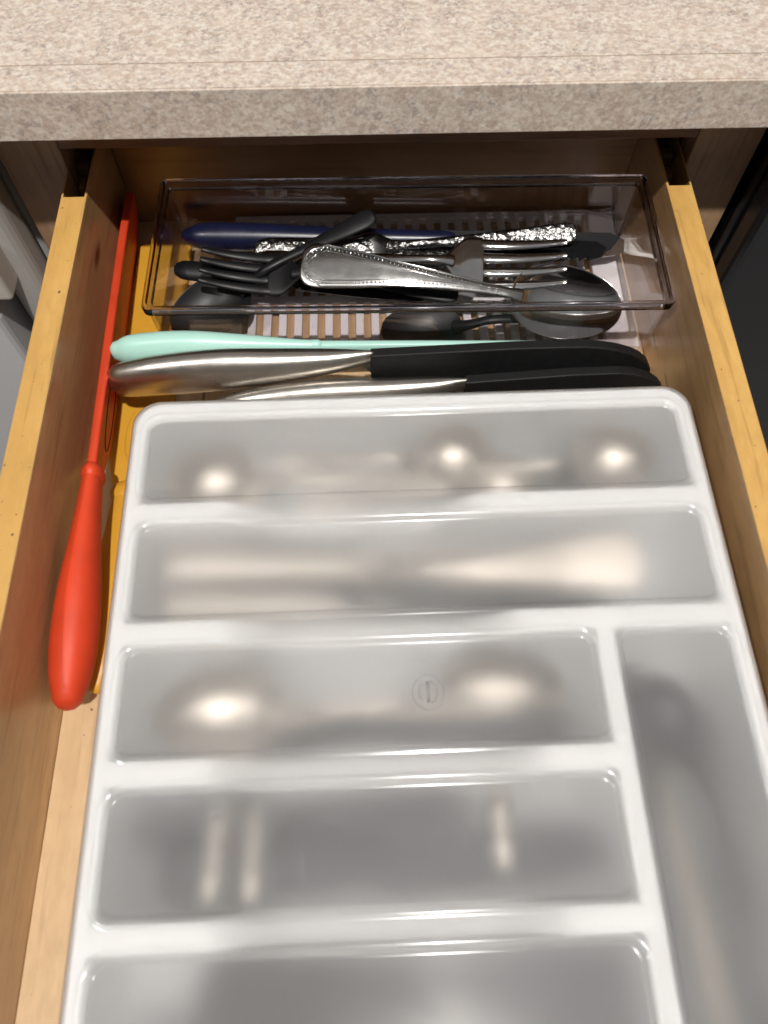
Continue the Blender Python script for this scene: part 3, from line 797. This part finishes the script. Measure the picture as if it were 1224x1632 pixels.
# fourth panel: short steel rods added crosswise to give the bright streaks
def short_rod(label, p0, p1, hw, m_='steel_warm'):
    e = thing('steel_rod', label, 'rod'); L = (Vector(p1) - Vector(p0)).length
    loft('handle', cr([(0, 0, 0, hw * .7, hw * .6), (.006, 0, 0, hw, hw * .8), (L * .5, 0, 0, hw * .9, hw * .75), (L - .004, 0, 0, hw * .8, hw * .7)], 4), m_, e, 18)
    loft('head', [(L - .008, 0, 0, hw * .8, hw * .5), (L - .002, 0, 0, hw * 1.1, hw * .45), (L + .002, 0, 0, hw * .8, hw * .4)], m_, e, 18)
    return orient(e, p0, Vector(p1) - Vector(p0))
short_rod('short steel opener set crosswise under the fourth panel from the knives, nearest the tray edge', (-.082, -.384, .046), (-.080, -.350, .044), .0060)
short_rod('second short steel opener beside its twin under the fourth panel from the knives', (-.064, -.384, .046), (-.064, -.352, .044), .0060)
short_rod('single short steel opener under the fourth panel from the knives by the side compartment', (.046, -.374, .048), (.046, -.346, .048), .0065)
put(table_knife('table_knife', 'dark steel knife lying along the fourth lid panel from the knives', 'knife', .200, 'dark_metal', hw=.0150), (-.105, -.374, .036), (.085, -.366, .034))
put(table_knife('table_knife', 'dark steel knife beside the short rods under the fourth panel from the knives', 'knife', .160, 'dark_metal', hw=.0120), (.030, -.352, .030), (-.120, -.356, .030))
# fifth panel
put(table_knife('table_knife', 'wide black handled knife under the fifth lid panel from the knives', 'knife', .190, 'dark_metal', 'black_plastic', hw=.0190), (-.085, -.424, .032), (.085, -.422, .028))
put(fork('table_fork', 'steel fork under the fifth lid panel from the knives', 'fork', .195, .0120, 'dark_metal', .009), (.085, -.434, .024), (-.104, -.436, .022))
# side compartment
pe = thing('wooden_spoon', 'tan wooden handled spoon slanting under the long side panel', 'spoon')
loft('handle', cr([(0, 0, 0, .0050, .0045), (.03, 0, 0, .0060, .0050), (.11, 0, 0, .0050, .0045)], 5), 'tan_handle', pe, 16)
spoon_bowl(pe, .108, .045, .0165, .007, 'dark_metal')
put(pe, (.134, -.446, .034), (.121, -.294, .030))
put(table_knife('table_knife', 'dark steel knife under the long side panel near its end', 'knife', .150, 'dark_metal', hw=.0090), (.150, -.446, .026), (.147, -.298, .026))
put(table_knife('table_knife', 'dark knife beside the divider under the long side panel', 'knife', .150, 'dark_metal', 'black_plastic', hw=.0080), (.117, -.288, .040), (.119, -.436, .030))
put(spoon('tablespoon', 'steel tablespoon with its bowl beside the side compartment under the fifth lid panel', 'spoon', .150, .0180, .052, .010, .008, 'steel_warm'),
    (-.055, -.428, .016), (.088, -.430, .0240), (0, .05, 1))
put(spoon('teaspoon', 'small dark teaspoon at the closed end of the long side panel', 'spoon', .110, .0150, .042, .009, .007, 'dark_metal'),
    (.150, -.400, .038), (.126, -.292, .0470), (0, -.1, 1))
